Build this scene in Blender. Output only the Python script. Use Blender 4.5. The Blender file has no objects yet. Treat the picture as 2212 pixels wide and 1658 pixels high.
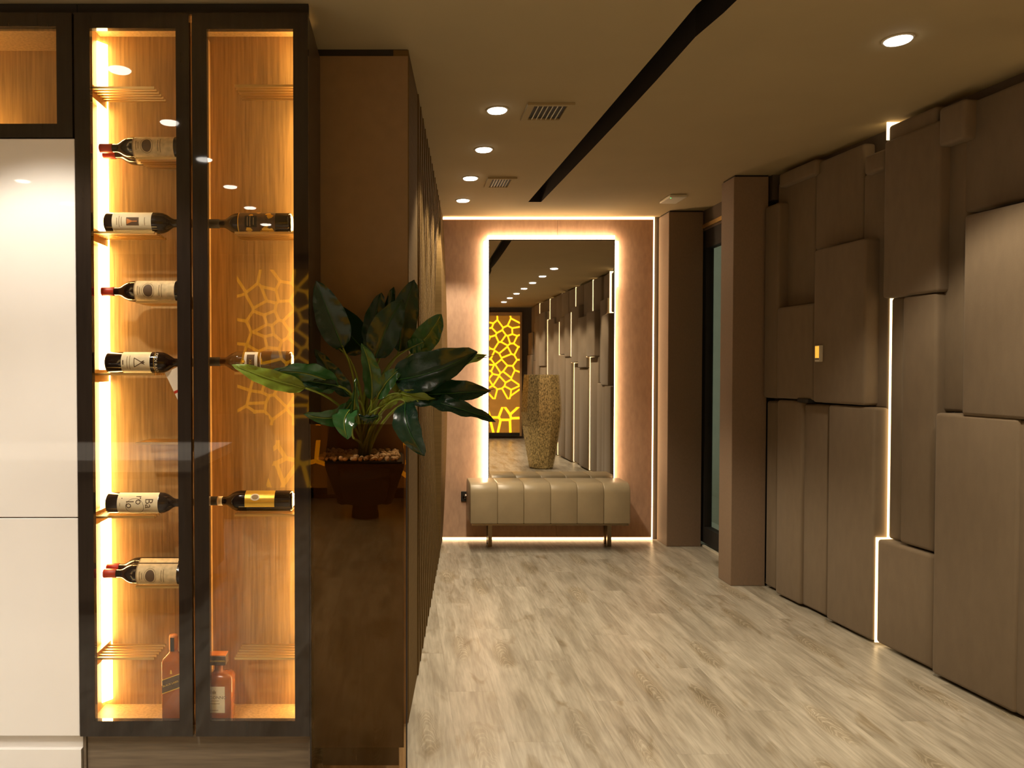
import bpy, bmesh, math, random
from mathutils import Vector, Matrix
random.seed(7)
PI = math.pi
C = bpy.context.scene.collection
SC = bpy.context.scene

# ------------------------------------------------------------------ camera, world, exposure
W, H = 2212.0, 1658.0
F = 1600.0                      # focal length in pixels
CAM = Vector((0.0, 0.0, 1.41))
PITCH = math.radians(1.15)      # looking slightly down
PX0 = 870.0                     # column of the depth vanishing point
cam_d = bpy.data.cameras.new('camera')
cam = bpy.data.objects.new('camera', cam_d); C.objects.link(cam)
cam.location = CAM
cam.rotation_euler = (PI / 2 - PITCH, 0, 0)
cam_d.sensor_fit = 'HORIZONTAL'; cam_d.sensor_width = 36.0
cam_d.lens = 36.0 * F / W
cam_d.shift_x = (W / 2 - PX0) / W
cam_d.clip_start = 0.05
SC.camera = cam
SC.view_settings.view_transform = 'Standard'
SC.view_settings.look = 'None'
SC.view_settings.gamma = 1.0
SC.view_settings.use_curve_mapping = False
SC.view_settings.exposure = 0.0
SC.cycles.use_denoising = True
SC.cycles.max_bounces = 10
SC.cycles.transparent_max_bounces = 12
SC.cycles.caustics_reflective = False
SC.cycles.caustics_refractive = False
SC.cycles.sample_clamp_indirect = 6.0
SC.cycles.blur_glossy = 0.3
world = bpy.data.worlds.new('dusk'); SC.world = world; world.use_nodes = True
world.node_tree.nodes['Background'].inputs[0].default_value = (0.42, 0.46, 0.36, 1)
world.node_tree.nodes['Background'].inputs[1].default_value = 0.55

SPOT_W = 108.0                   # corridor downlights
KITCHEN_W = 125.0                # kitchen downlights
SPOT_COL = (1.0, 0.81, 0.56)
KITCHEN_COL = (1.0, 0.89, 0.74)
LED_COL = (1.0, 0.60, 0.22)
CEIL = 2.66

cp, sp = math.cos(PITCH), math.sin(PITCH)
def ray(px, py):
    a = (px - PX0) / F; b = (H / 2 - py) / F
    return Vector((a, cp + b * sp, -sp + b * cp))
def at_y(px, py, Y):
    d = ray(px, py); return CAM + d * (Y / d.y)
def at_z(px, py, z):
    d = ray(px, py); return CAM + d * ((z - CAM.z) / d.z)
def at_line(px, py, x0, y0, k):          # vertical plane x = x0 + k*(y0 - y)
    d = ray(px, py); t = (x0 + k * y0) / (d.x + k * d.y); return CAM + d * t

# ------------------------------------------------------------------ materials
def nt(name):
    m = bpy.data.materials.new(name); m.use_nodes = True
    t = m.node_tree; return m, t, t.nodes['Principled BSDF']
def mat(name, col, rough=0.5, metal=0.0, var=0.0, scale=(8, 8, 8), bump=0.0, bscale=None, coat=0.0, spec=0.5, detail=4.0, rand=False, sheen=0.0):
    m, t, p = nt(name)
    p.inputs['Roughness'].default_value = rough; p.inputs['Metallic'].default_value = metal
    p.inputs['Coat Weight'].default_value = coat; p.inputs['Coat Roughness'].default_value = 0.05
    p.inputs['Specular IOR Level'].default_value = spec
    if sheen: p.inputs['Sheen Weight'].default_value = sheen; p.inputs['Sheen Roughness'].default_value = 0.4
    tc = t.nodes.new('ShaderNodeTexCoord'); mp = t.nodes.new('ShaderNodeMapping'); mp.inputs['Scale'].default_value = scale
    t.links.new(tc.outputs['Object'], mp.inputs[0])
    if rand:
        oi = t.nodes.new('ShaderNodeObjectInfo'); mu = t.nodes.new('ShaderNodeMath'); mu.operation = 'MULTIPLY'; mu.inputs[1].default_value = 91.0
        t.links.new(oi.outputs['Random'], mu.inputs[0]); t.links.new(mu.outputs[0], mp.inputs['Location'])
    n = t.nodes.new('ShaderNodeTexNoise'); n.inputs['Scale'].default_value = 1.0; n.inputs['Detail'].default_value = detail
    t.links.new(mp.outputs[0], n.inputs[0])
    r = t.nodes.new('ShaderNodeValToRGB')
    lo = [max(0, c * (1 - var)) for c in col]; hi = [min(1, c * (1 + var)) for c in col]
    r.color_ramp.elements[0].color = (*lo, 1); r.color_ramp.elements[1].color = (*hi, 1)
    r.color_ramp.elements[0].position = 0.3; r.color_ramp.elements[1].position = 0.7
    t.links.new(n.outputs[0], r.inputs[0]); t.links.new(r.outputs[0], p.inputs['Base Color'])
    if bump:
        b = t.nodes.new('ShaderNodeBump'); b.inputs['Strength'].default_value = bump; b.inputs['Distance'].default_value = 0.004
        if bscale:
            n2 = t.nodes.new('ShaderNodeTexNoise'); n2.inputs['Scale'].default_value = bscale; n2.inputs['Detail'].default_value = 3
            t.links.new(tc.outputs['Object'], n2.inputs[0]); t.links.new(n2.outputs[0], b.inputs['Height'])
        else: t.links.new(n.outputs[0], b.inputs['Height'])
        t.links.new(b.outputs[0], p.inputs['Normal'])
    return m
def emit(name, col, s):
    m, t, p = nt(name)
    p.inputs['Base Color'].default_value = (*[min(1, c) for c in col], 1)
    p.inputs['Emission Color'].default_value = (*col, 1); p.inputs['Emission Strength'].default_value = s
    return m
def pane_glass(name, tint, refl=1.0, gloss=(1, 1, 1)):
    m, t, p = nt(name); t.nodes.remove(p)
    out = t.nodes['Material Output']
    tr = t.nodes.new('ShaderNodeBsdfTransparent'); tr.inputs[0].default_value = (*tint, 1)
    gl = t.nodes.new('ShaderNodeBsdfGlossy'); gl.inputs['Roughness'].default_value = 0.0; gl.inputs[0].default_value = (*gloss, 1)
    fr = t.nodes.new('ShaderNodeFresnel'); fr.inputs['IOR'].default_value = 1.5
    mu = t.nodes.new('ShaderNodeMath'); mu.operation = 'MULTIPLY'; mu.inputs[1].default_value = refl
    mx = t.nodes.new('ShaderNodeMixShader')
    ge = t.nodes.new('ShaderNodeNewGeometry'); om = t.nodes.new('ShaderNodeMath'); om.operation = 'SUBTRACT'; om.inputs[0].default_value = 1.0
    m2 = t.nodes.new('ShaderNodeMath'); m2.operation = 'MULTIPLY'          # reflect at the outer faces only, no total inner reflection
    t.links.new(ge.outputs['Backfacing'], om.inputs[1]); t.links.new(fr.outputs[0], mu.inputs[0])
    t.links.new(mu.outputs[0], m2.inputs[0]); t.links.new(om.outputs[0], m2.inputs[1]); t.links.new(m2.outputs[0], mx.inputs[0])
    t.links.new(tr.outputs[0], mx.inputs[1]); t.links.new(gl.outputs[0], mx.inputs[2]); t.links.new(mx.outputs[0], out.inputs[0])
    return m
def floor_mat():
    m, t, p = nt('oak_plank')
    L = t.links.new
    tc = t.nodes.new('ShaderNodeTexCoord'); oi = t.nodes.new('ShaderNodeObjectInfo')
    off = t.nodes.new('ShaderNodeVectorMath'); off.operation = 'SCALE'; off.inputs[0].default_value = (37.0, 53.0, 11.0)
    L(oi.outputs['Random'], off.inputs['Scale'])
    ad = t.nodes.new('ShaderNodeVectorMath'); L(tc.outputs['Object'], ad.inputs[0]); L(off.outputs[0], ad.inputs[1])
    def noise(sc, det, dist=0.0):
        mp = t.nodes.new('ShaderNodeMapping'); mp.inputs['Scale'].default_value = sc; L(ad.outputs[0], mp.inputs[0])
        n = t.nodes.new('ShaderNodeTexNoise'); n.inputs['Scale'].default_value = 1; n.inputs['Detail'].default_value = det; n.inputs['Distortion'].default_value = dist
        L(mp.outputs[0], n.inputs[0]); return n.outputs[0]
    def ramp(src, a, b, p0=0.35, p1=0.65):
        r = t.nodes.new('ShaderNodeValToRGB'); r.color_ramp.elements[0].color = (*a, 1); r.color_ramp.elements[1].color = (*b, 1)
        r.color_ramp.elements[0].position = p0; r.color_ramp.elements[1].position = p1; L(src, r.inputs[0]); return r.outputs[0]
    def mix(f, a, b, mode='MIX'):
        x = t.nodes.new('ShaderNodeMix'); x.data_type = 'RGBA'; x.blend_type = mode
        if isinstance(f, float): x.inputs[0].default_value = f
        else: L(f, x.inputs[0])
        L(a, x.inputs[6]); L(b, x.inputs[7]); return x.outputs[2]
    base = ramp(noise((14, 2.2, 1), 6, 0.6), (0.275, 0.252, 0.208), (0.43, 0.405, 0.35), 0.34, 0.62)
    fine = ramp(noise((90, 7, 1), 5), (0.80, 0.80, 0.78), (1.05, 1.05, 1.05))
    col = mix(1.0, base, fine, 'MULTIPLY')
    # cathedral figure: nested arches, one patch on each plank
    sx = t.nodes.new('ShaderNodeSeparateXYZ'); L(tc.outputs['Object'], sx.inputs[0])
    def op(o, a, b=None):
        n = t.nodes.new('ShaderNodeMath'); n.operation = o
        for k, q in enumerate((a, b)):
            if q is None: continue
            if isinstance(q, (int, float)): n.inputs[k].default_value = q
            else: L(q, n.inputs[k])
        return n.outputs[0]
    wob = op('MULTIPLY', op('SUBTRACT', noise((17, 7, 1), 3), 0.5), 0.055)
    xx = op('ADD', sx.outputs[0], wob)
    yy_ = op('ADD', sx.outputs[1], op('MULTIPLY', op('SUBTRACT', oi.outputs['Random'], 0.5), 0.7))
    ff = op('ADD', op('ADD', yy_, op('MULTIPLY', op('MULTIPLY', xx, xx), 100.0)), op('MULTIPLY', op('SUBTRACT', noise((9, 6, 1), 2), 0.5), 0.22))
    sn = op('SINE', op('MULTIPLY', ff, 150.0))
    rings = ramp(sn, (0.74, 0.70, 0.63), (1.16, 1.15, 1.12), 0.15, 0.95)
    ex = op('DIVIDE', xx, 0.062); ey = op('DIVIDE', yy_, 0.20)
    mask = op('MULTIPLY', op('MAXIMUM', op('SUBTRACT', 1.0, op('ADD', op('MULTIPLY', ex, ex), op('MULTIPLY', ey, ey))), 0.0), 1.5)
    mask = op('MULTIPLY', op('MINIMUM', mask, 0.8), op('MINIMUM', op('MULTIPLY', op('FRACT', op('MULTIPLY', oi.outputs['Random'], 7.3)), 1.6), 1.0))
    dk = ramp(noise((20, 6, 1), 2), (0.80, 0.77, 0.70), (0.98, 0.97, 0.95))
    fig = mix(1.0, mix(1.0, col, rings, 'MULTIPLY'), dk, 'MULTIPLY')
    col = mix(mask, col, fig)
    # dark smudges / knots
    sm = ramp(noise((13, 4.0, 1), 3, 1.0), (1, 1, 1), (0.68, 0.62, 0.52), 0.58, 0.76)
    col = mix(1.0, col, sm, 'MULTIPLY')
    tone = ramp(oi.outputs['Random'], (0.92, 0.90, 0.87), (1.05, 1.04, 1.02), 0.0, 1.0)
    col = mix(1.0, col, tone, 'MULTIPLY')
    L(col, p.inputs['Base Color'])
    p.inputs['Roughness'].default_value = 0.34
    b = t.nodes.new('ShaderNodeBump'); b.inputs['Strength'].default_value = 0.12; b.inputs['Distance'].default_value = 0.002
    L(noise((140, 6, 1), 3), b.inputs['Height']); L(b.outputs[0], p.inputs['Normal'])
    return m
M = {}
M['floor'] = floor_mat()
M['ceil'] = mat('ceiling_paint', (0.36, 0.285, 0.155), 0.9, var=0.03, scale=(3, 3, 3), bump=0.03, bscale=250)
M['black'] = mat('matt_black', (0.012, 0.010, 0.009), 0.7, var=0.2)
M['slot'] = mat('slot_black', (0.014, 0.009, 0.006), 0.8, var=0.2)
M['copper'] = mat('copper_wallpaper', (0.52, 0.345, 0.245), 0.55, var=0.10, scale=(40, 40, 14), bump=0.10, bscale=260, detail=6)
M['pillar'] = mat('pillar_wallpaper', (0.22, 0.155, 0.105), 0.65, var=0.05, scale=(90, 90, 60), bump=0.08, bscale=300)
M['uphol'] = mat('brown_velour', (0.190, 0.146, 0.100), 0.85, var=0.05, scale=(26, 26, 9), bump=0.12, bscale=420, rand=True, sheen=0.12, spec=0.25)
M['taupe'] = mat('taupe_wall', (0.10, 0.075, 0.055), 0.9, var=0.06)
M['ribwood'] = mat('rib_panel', (0.130, 0.083, 0.031), 0.9, spec=0.1, var=0.10, scale=(6, 6, 90), bump=0.05, bscale=300, rand=True)
M['beige'] = mat('beige_panel', (0.25, 0.165, 0.088), 0.6, var=0.06, scale=(20, 20, 20), bump=0.04, bscale=300)
M['frame'] = mat('dark_door_frame', (0.022, 0.016, 0.012), 0.03, var=0.15, scale=(60, 60, 5))
M['carcass'] = mat('dark_carcass', (0.07, 0.048, 0.030), 0.4, var=0.15, scale=(50, 50, 4))
M['oak'] = mat('cabinet_oak', (0.40, 0.235, 0.085), 0.5, var=0.25, scale=(110, 110, 5), bump=0.15, detail=6)
M['plinth'] = mat('plinth_oak', (0.16, 0.125, 0.085), 0.6, var=0.25, scale=(5, 60, 90), detail=5)
M['white'] = mat('white_lacquer', (0.82, 0.805, 0.785), 0.02, var=0.01, coat=0.0)
M['brass'] = mat('brushed_brass', (0.72, 0.50, 0.20), 0.35, 1.0, var=0.06, scale=(5, 90, 90))
M['steel'] = mat('bronze_steel', (0.20, 0.15, 0.09), 0.25, 1.0, var=0.05)
M['leather'] = mat('beige_leather', (0.36, 0.295, 0.19), 0.34, var=0.06, scale=(9, 9, 9), bump=0.06, bscale=180, rand=True)
M['glass'] = pane_glass('clear_glass', (0.96, 0.96, 0.955), 1.7)
M['smoke'] = pane_glass('smoked_glass', (0.78, 0.64, 0.48), 1.7, (1.0, 0.66, 0.32))
M['window'] = pane_glass('window_glass', (0.93, 0.95, 0.92), 1.2)
m_, t_, p_ = nt('mirror_silver'); p_.inputs['Metallic'].default_value = 1; p_.inputs['Roughness'].default_value = 0.012; p_.inputs['Base Color'].default_value = (0.86, 0.83, 0.78, 1); M['mirror'] = m_
M['led'] = emit('led_warm', LED_COL, 14.0)
M['ledcab'] = emit('led_cabinet', (1.0, 0.63, 0.23), 50.0)
M['ledhalo'] = emit('led_mirror_halo', (1.0, 0.69, 0.40), 17.0)
M['ledline'] = emit('led_line', (1.0, 0.66, 0.34), 7.0)
M['ledwall'] = emit('led_wall', (1.0, 0.70, 0.34), 4.0)
M['lamp'] = emit('lamp_disc', (1.0, 0.93, 0.82), 14.0)
M['vorolight'] = emit('amber_backlight', (1.0, 0.50, 0.01), 2.2)
M['vorotile'] = mat('tan_tile', (0.45, 0.27, 0.12), 0.6, var=0.08)
m_ = M['glowtile'] = mat('backlit_onyx_tile', (0.45, 0.25, 0.08), 0.5, var=0.10)
m_.node_tree.nodes['Principled BSDF'].inputs['Emission Color'].default_value = (1.0, 0.36, 0.02, 1); m_.node_tree.nodes['Principled BSDF'].inputs['Emission Strength'].default_value = 0.22
M['soil'] = mat('dark_soil', (0.012, 0.009, 0.007), 0.95, var=0.4, scale=(60, 60, 60), bump=0.5)
M['planter'] = mat('planter_black', (0.020, 0.013, 0.008), 0.35, var=0.1)
M['pebble'] = mat('pale_pebble', (0.80, 0.68, 0.48), 0.6, var=0.2, scale=(30, 30, 30), rand=True)
M['gold_mosaic'] = mat('gold_mosaic', (0.50, 0.40, 0.20), 0.30, 0.75, var=0.65, scale=(75, 75, 38), bump=1.0, detail=1)
M['tub'] = mat('chair_fabric', (0.018, 0.013, 0.010), 0.8, var=0.1)
M['stone'] = mat('island_stone', (0.55, 0.52, 0.48), 0.35, var=0.08, scale=(4, 4, 4))
M['island'] = mat('island_front', (0.20, 0.165, 0.13), 0.5, var=0.08, scale=(30, 30, 4))
M['wine'] = mat('dark_wine_glass', (0.012, 0.006, 0.004), 0.05, var=0.1, spec=0.4)
M['amberglass'] = mat('amber_wine_glass', (0.13, 0.055, 0.013), 0.06, var=0.1, spec=0.4)
M['redcap'] = mat('red_wax', (0.50, 0.035, 0.012), 0.4, var=0.1)
M['cream'] = mat('cream_label', (0.88, 0.76, 0.50), 0.7, var=0.05, scale=(60, 60, 60))
M['creamwhite'] = mat('white_label', (0.90, 0.80, 0.64), 0.7, var=0.03)
M['ornate'] = mat('parchment_label', (0.74, 0.56, 0.30), 0.7, var=0.16, scale=(70, 70, 70))
M['ink'] = mat('label_ink', (0.10, 0.055, 0.022), 0.7)
M['inklight'] = mat('label_faint_ink', (0.34, 0.235, 0.11), 0.7)
M['gold'] = mat('gold_foil', (0.80, 0.50, 0.07), 0.3, 0.7, var=0.1, scale=(4, 4, 120))
M['golddark'] = mat('gold_pattern_dark', (0.09, 0.05, 0.02), 0.4, var=0.3, scale=(80, 80, 80))
M['orange'] = mat('orange_print', (0.62, 0.20, 0.03), 0.5)
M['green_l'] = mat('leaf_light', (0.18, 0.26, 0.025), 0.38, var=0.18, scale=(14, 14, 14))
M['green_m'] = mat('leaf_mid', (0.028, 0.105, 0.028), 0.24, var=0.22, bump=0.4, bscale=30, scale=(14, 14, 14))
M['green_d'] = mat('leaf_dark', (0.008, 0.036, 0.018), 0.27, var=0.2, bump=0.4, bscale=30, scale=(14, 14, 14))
M['stalk'] = mat('leaf_stalk', (0.20, 0.27, 0.03), 0.45, var=0.15, scale=(20, 20, 20))
M['plastic'] = mat('white_plastic', (0.62, 0.58, 0.48), 0.5)
M['greenled'] = emit('green_diode', (0.05, 1.0, 0.35), 1.2)
M['screen'] = emit('amber_screen', (1.0, 0.50, 0.06), 0.9)
M['outside'] = mat('outside_plaster', (0.60, 0.60, 0.50), 0.9, var=0.05)
def liquor(name, col):
    m, t, p = nt(name)
    p.inputs['Base Color'].default_value = (*col, 1); p.inputs['Roughness'].default_value = 0.06
    p.inputs['Transmission Weight'].default_value = 0.45; p.inputs['IOR'].default_value = 1.38; p.inputs['Coat Weight'].default_value = 0.5
    return m
M['amber'] = liquor('amber_liquor', (0.62, 0.17, 0.015)); M['clearb'] = liquor('clear_bottle', (0.85, 0.72, 0.5))

# ------------------------------------------------------------------ mesh helpers
def finish(name, bm, m, parent=None, smooth=False, loc=None):
    bmesh.ops.recalc_face_normals(bm, faces=bm.faces)
    me = bpy.data.meshes.new(name); bm.to_mesh(me); bm.free()
    for x in (m if isinstance(m, (list, tuple)) else [m]): me.materials.append(M[x])
    if smooth:
        for p in me.polygons: p.use_smooth = True
    return link(name, me, parent, loc)
def link(name, me, parent=None, loc=None):
    o = bpy.data.objects.new(name, me); C.objects.link(o)
    if loc is not None: o.location = loc
    if parent is not None: child(o, parent)
    return o
def abs_loc(o):
    p = Vector(o.location); q = o.parent
    while q is not None: p = p + Vector(q.location); q = q.parent
    return p
def child(o, parent):
    wl = Vector(o.location); o.parent = parent; o.location = wl - abs_loc(parent)
def tag(o, label=None, cat=None, group=None, kind=None):
    if label: o['label'] = label
    if cat: o['category'] = cat
    if group: o['group'] = group
    if kind: o['kind'] = kind
    return o
def thing(name, label, cat, loc, group=None):
    o = bpy.data.objects.new(name, None); C.objects.link(o); o.location = loc; o.empty_display_size = 0.1
    return tag(o, label, cat, group)
def bm_box(bm, lo, hi, bevel=0.0, seg=1):
    r = bmesh.ops.create_cube(bm, size=1.0)
    lo, hi = Vector(lo), Vector(hi)
    for v in r['verts']:
        v.co = Vector((lo[i] + (v.co[i] + 0.5) * (hi[i] - lo[i]) for i in range(3)))
    if bevel:
        es = list({e for v in r['verts'] for e in v.link_edges})
        bmesh.ops.bevel(bm, geom=es, offset=bevel, segments=seg, profile=0.5, affect='EDGES')
def box(name, lo, hi, m, parent=None, bevel=0.0, seg=1, smooth=False):
    bm = bmesh.new(); lo = Vector(lo); hi = Vector(hi)
    c = Vector(((lo.x + hi.x) / 2, (lo.y + hi.y) / 2, min(lo.z, hi.z)))
    bm_box(bm, lo - c, hi - c, bevel, seg)
    return finish(name, bm, m, parent, smooth, c)
def prism_z(bm, pts, z0, z1, side_mat=0):
    a = [bm.verts.new((x, y, z0)) for x, y in pts]; b = [bm.verts.new((x, y, z1)) for x, y in pts]
    n = len(pts); bm.faces.new(a); bm.faces.new(b)
    for i in range(n):
        f = bm.faces.new((a[i], a[(i + 1) % n], b[(i + 1) % n], b[i])); f.material_index = side_mat
def lathe(bm, prof, seg=20, axis='z', sgn=1, cap=True):
    rings = []
    for t, r in prof:
        ring = []
        for i in range(seg):
            a = 2 * PI * i / seg
            if axis == 'z': co = (r * math.cos(a), r * math.sin(a), t)
            else: co = (sgn * t, r * math.cos(a), r * math.sin(a))
            ring.append(bm.verts.new(co))
        rings.append(ring)
    for p, q in zip(rings, rings[1:]):
        for i in range(seg): bm.faces.new((p[i], p[(i + 1) % seg], q[(i + 1) % seg], q[i]))
    if cap: bm.faces.new(rings[0]); bm.faces.new(rings[-1])
def tube(bm, pts, rad, seg=6):
    pts = [Vector(p) for p in pts]; rings = []
    for i, p in enumerate(pts):
        d = (pts[min(i + 1, len(pts) - 1)] - pts[max(i - 1, 0)]).normalized()
        u = d.cross(Vector((0.31, 0.9, 0.2))).normalized(); v = d.cross(u)
        r = rad[i] if isinstance(rad, (list, tuple)) else rad
        rings.append([bm.verts.new(p + (u * math.cos(2 * PI * k / seg) + v * math.sin(2 * PI * k / seg)) * r) for k in range(seg)])
    for p, q in zip(rings, rings[1:]):
        for k in range(seg): bm.faces.new((p[k], p[(k + 1) % seg], q[(k + 1) % seg], q[k]))
    bm.faces.new(rings[0]); bm.faces.new(rings[-1])
def text_verts(body, size):
    cu = bpy.data.curves.new('txt', 'FONT'); cu.body = body; cu.size = size; cu.align_x = 'CENTER'; cu.align_y = 'CENTER'; cu.resolution_u = 2
    o = bpy.data.objects.new('txt', cu); C.objects.link(o); bpy.context.view_layer.update()
    me = bpy.data.meshes.new_from_object(o.evaluated_get(bpy.context.evaluated_depsgraph_get()))
    vs = [(v.co.x, v.co.y) for v in me.vertices]; fs = [list(p.vertices) for p in me.polygons]
    bpy.data.objects.remove(o); bpy.data.curves.remove(cu); bpy.data.meshes.remove(me)
    return vs, fs

# ------------------------------------------------------------------ the room: floor
XL, XR, YB, YR = -3.6, 2.90, 6.16, -3.05
floor = box('floor', (XL, YR, -0.06), (XR, YB, -0.009), 'floor'); tag(floor, 'greyed oak plank floor running along the corridor', kind='structure')
pw, pl = 0.20, 1.22
meshes = {}
def plank(x0, y0, x1, y1):
    key = (round(x1 - x0, 3), round(y1 - y0, 3))
    if key not in meshes:
        bm = bmesh.new(); g = 0.0002
        bm_box(bm, (-key[0] / 2 + g, -key[1] / 2 + g, -0.009), (key[0] / 2 - g, key[1] / 2 - g, 0.0))
        bmesh.ops.recalc_face_normals(bm, faces=bm.faces)
        me = bpy.data.meshes.new('plank'); bm.to_mesh(me); bm.free(); me.materials.append(M['floor']); meshes[key] = me
    return link('plank', meshes[key], floor, Vector(((x0 + x1) / 2, (y0 + y1) / 2, 0)))
nrow = 0
x = -1.40
while x < XR - 1e-6:
    x1 = min(x + pw, XR); y = YR - (nrow * 0.437) % pl
    while y < YB:
        a, b = max(y, YR), min(y + pl, YB)
        if b - a > 0.02: plank(x, a, x1, b)
        y += pl
    x = x1; nrow += 1
# left part of the kitchen floor, out of view
box('floor_board', (XL, YR, -0.009), (-1.40, YB, 0.0), 'floor', floor)

# ------------------------------------------------------------------ ceiling with its black slot
Lpx = [(1141, 436), (1255, 304), (1337, 208), (1427, 103), (1504, 11), (1516, 0)]
Rpx = [(1169, 436), (1278, 323), (1350, 247), (1414, 178), (1502, 80), (1563, 28), (1592, 0)]
Lp = [at_z(*p, CEIL) for p in Lpx]; Rp = [at_z(*p, CEIL) for p in Rpx]
Y1 = Lp[0].y; Y0 = -1.4
Ls = [(p.x, p.y) for p in Lp] + [(1.06, 1.6), (1.14, 0.4), (1.10, Y0)]
Rs = [(Rp[0].x, Y1)] + [(p.x, p.y) for p in Rp[1:]] + [(1.19, 1.6), (1.27, 0.4), (1.23, Y0)]
bm = bmesh.new()
prism_z(bm, [(XL, Y1)] + Ls + [(XL, Y0)], CEIL, CEIL + 0.14, 1)
prism_z(bm, [(XR, Y1)] + Rs + [(XR, Y0)], CEIL, CEIL + 0.14, 1)
prism_z(bm, [(XL, Y1), (XR, Y1), (XR, YB), (XL, YB)], CEIL, CEIL + 0.14, 1)
prism_z(bm, [(XL, Y0), (XR, Y0), (XR, YR), (XL, YR)], CEIL, CEIL + 0.14, 1)
ceiling = finish('ceiling', bm, ['ceil', 'slot']); tag(ceiling, 'beige painted ceiling with a long black slot', kind='structure')
box('slot_cover', (XL, YR, CEIL + 0.14), (XR, YB, CEIL + 0.17), 'slot', ceiling)

# ------------------------------------------------------------------ walls
def struct(o, label): return tag(o, label, kind='structure')
YW = 6.12
wall_back = struct(box('wall_back', (0.15, YW, 0), (2.42, YB, CEIL), 'taupe'), 'end wall of the corridor clad in copper paper')
bx0, bx1 = 0.33, 2.052
seam = at_y(1203, 800, 6.09).x
for a, b in ((bx0, seam - 0.001), (seam + 0.001, bx1)):
    box('panel', (a, 6.09, 0.022), (b, YW, CEIL - 0.026), 'copper', wall_back)
box('light_strip', (bx0, 6.10, CEIL - 0.022), (bx1 + 0.014, 6.119, CEIL - 0.004), 'ledline', wall_back)
box('light_strip', (bx1 + 0.002, 6.094, 0.018), (bx1 + 0.012, 6.119, CEIL - 0.024), 'ledline', wall_back)
box('light_strip', (bx0, 6.10, 0.002), (bx1 + 0.014, 6.119, 0.016), 'ledline', wall_back)
struct(box('wall_rear', (XL, YR, 0), (XR, YR + 0.03, CEIL), 'taupe'), 'dark wall behind the kitchen island')
struct(box('wall_left', (XL, YR + 0.03, 0), (XL + 0.03, 2.95, CEIL), 'ceil'), 'plain wall at the far side of the kitchen')
struct(box('wall_kitchen', (XL + 0.03, 2.95, 0), (0.0, 3.0, CEIL), 'taupe'), 'wall behind the tall kitchen cabinets')

# beige panel behind the plant
pB = at_y(686, 800, 2.92).x; pE = at_y(881, 800, 2.92).x
tp = at_y(780, 121, 2.92).z
trim = struct(box('wall_beige', (pB - 0.06, 2.92, 0), (pE, 2.95, tp), 'beige'), 'flat bronze brown panel behind the planter')
box('shadow_gap', (pB - 0.06, 2.925, tp), (pE, 2.95, CEIL), 'black', trim)

# ribbed wall, left side of the corridor
def ribx(Y): return pE + 0.004 + 0.096 * (Y - 2.93)
wall_rib = struct(box('wall_ribbed', (-0.04, 3.0, 0), (-0.01, YW, CEIL), 'taupe'), 'ribbed sculpted wall along the corridor')
def slat(Ya, Yb, bow0, bow1, lip, name='slat'):
    bm = bmesh.new(); n = 18; zm = CEIL / 2; rows = []
    for i in range(n + 1):
        z = 0.004 + (CEIL - 0.008) * i / n; q = 1 - ((z - zm) / zm) ** 2
        xa, xb = ribx(Ya) + bow0 * q, ribx(Yb) + bow1 * q
        rows.append([bm.verts.new(c) for c in ((min(xa, xb) - 0.06, Ya, z), (xa + lip, Ya, z), (xa + lip, Ya + 0.012, z), (xb, Yb, z), (min(xa, xb) - 0.06, Yb, z))])
    for p, q in zip(rows, rows[1:]):
        for k in range(5): bm.faces.new((p[k], p[(k + 1) % 5], q[(k + 1) % 5], q[k]))
    bm.faces.new(rows[0]); bm.faces.new(rows[-1])
    return finish(name, bm, 'ribwood', wall_rib)
slat(2.921, 3.38, 0, 0, 0.0, 'end_board')
ny = 14; ya, yb = 3.385, 5.66
for i in range(ny):
    a = ya + (yb - ya) * i / ny; b = ya + (yb - ya) * (i + 1) / ny - 0.001
    slat(a, b, -0.052 * (i / ny) ** 0.7, -0.052 * ((i + 1) / ny) ** 0.7, 0.005)
slat(5.662, 6.085, 0.012, 0.040, 0.0, 'end_board')

# ------------------------------------------------------------------ right wall: pillars, glass door, padded wall
def pillar(pxl, pxr, pyb, Yback, label):
    P = at_z(pxl, pyb, 0); Q = at_y(pxr, pyb, P.y)
    o = struct(box('pillar', (P.x, P.y, 0), (Q.x, Yback, CEIL - 0.012), 'pillar', bevel=0.003), label)
    box('shadow_gap', (P.x + 0.012, P.y + 0.012, CEIL - 0.012), (Q.x, Yback, CEIL), 'black', o)
    return P, Q
P1, Q1 = pillar(1440, 1514, 1180, YW - 0.03, 'papered pillar beside the mirror wall')
P2, Q2 = pillar(1578, 1652, 1265, 4.98, 'papered pillar between glass door and padded wall')
DX = Q1.x + 0.02
struct(box('wall_lintel', (DX - 0.01, Q2.y, 2.50), (DX + 0.10, P1.y + 0.3, CEIL), 'taupe'), 'dark lintel above the glass door')
door = struct(thing('door_1', 'dark framed sliding glass door between the pillars', None, (DX, 5.3, 0)), 'dark framed sliding glass door between the pillars')
dy0, dy1 = 4.86, P1.y + 0.06
box('frame', (DX, dy0, 0.035), (DX + 0.06, dy1, 0.16), 'black', door)
box('frame', (DX, dy0, 2.36), (DX + 0.06, dy1, 2.50), 'black', door)
box('frame', (DX, dy1 - 0.07, 0.16), (DX + 0.06, dy1, 2.36), 'black', door)
box('frame', (DX, dy0, 0.16), (DX + 0.06, dy0 + 0.06, 2.36), 'black', door)
box('pane', (DX + 0.025, dy0 + 0.06, 0.16), (DX + 0.033, dy1 - 0.07, 2.36), 'window', door)
box('threshold', (DX - 0.005, dy0, 0.0), (DX + 0.06, dy1, 0.012), 'plastic', door)
box('curtain_rail', (DX - 0.03, dy0, 2.515), (DX - 0.012, dy1 - 0.06, 2.545), 'brass', door)
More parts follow.
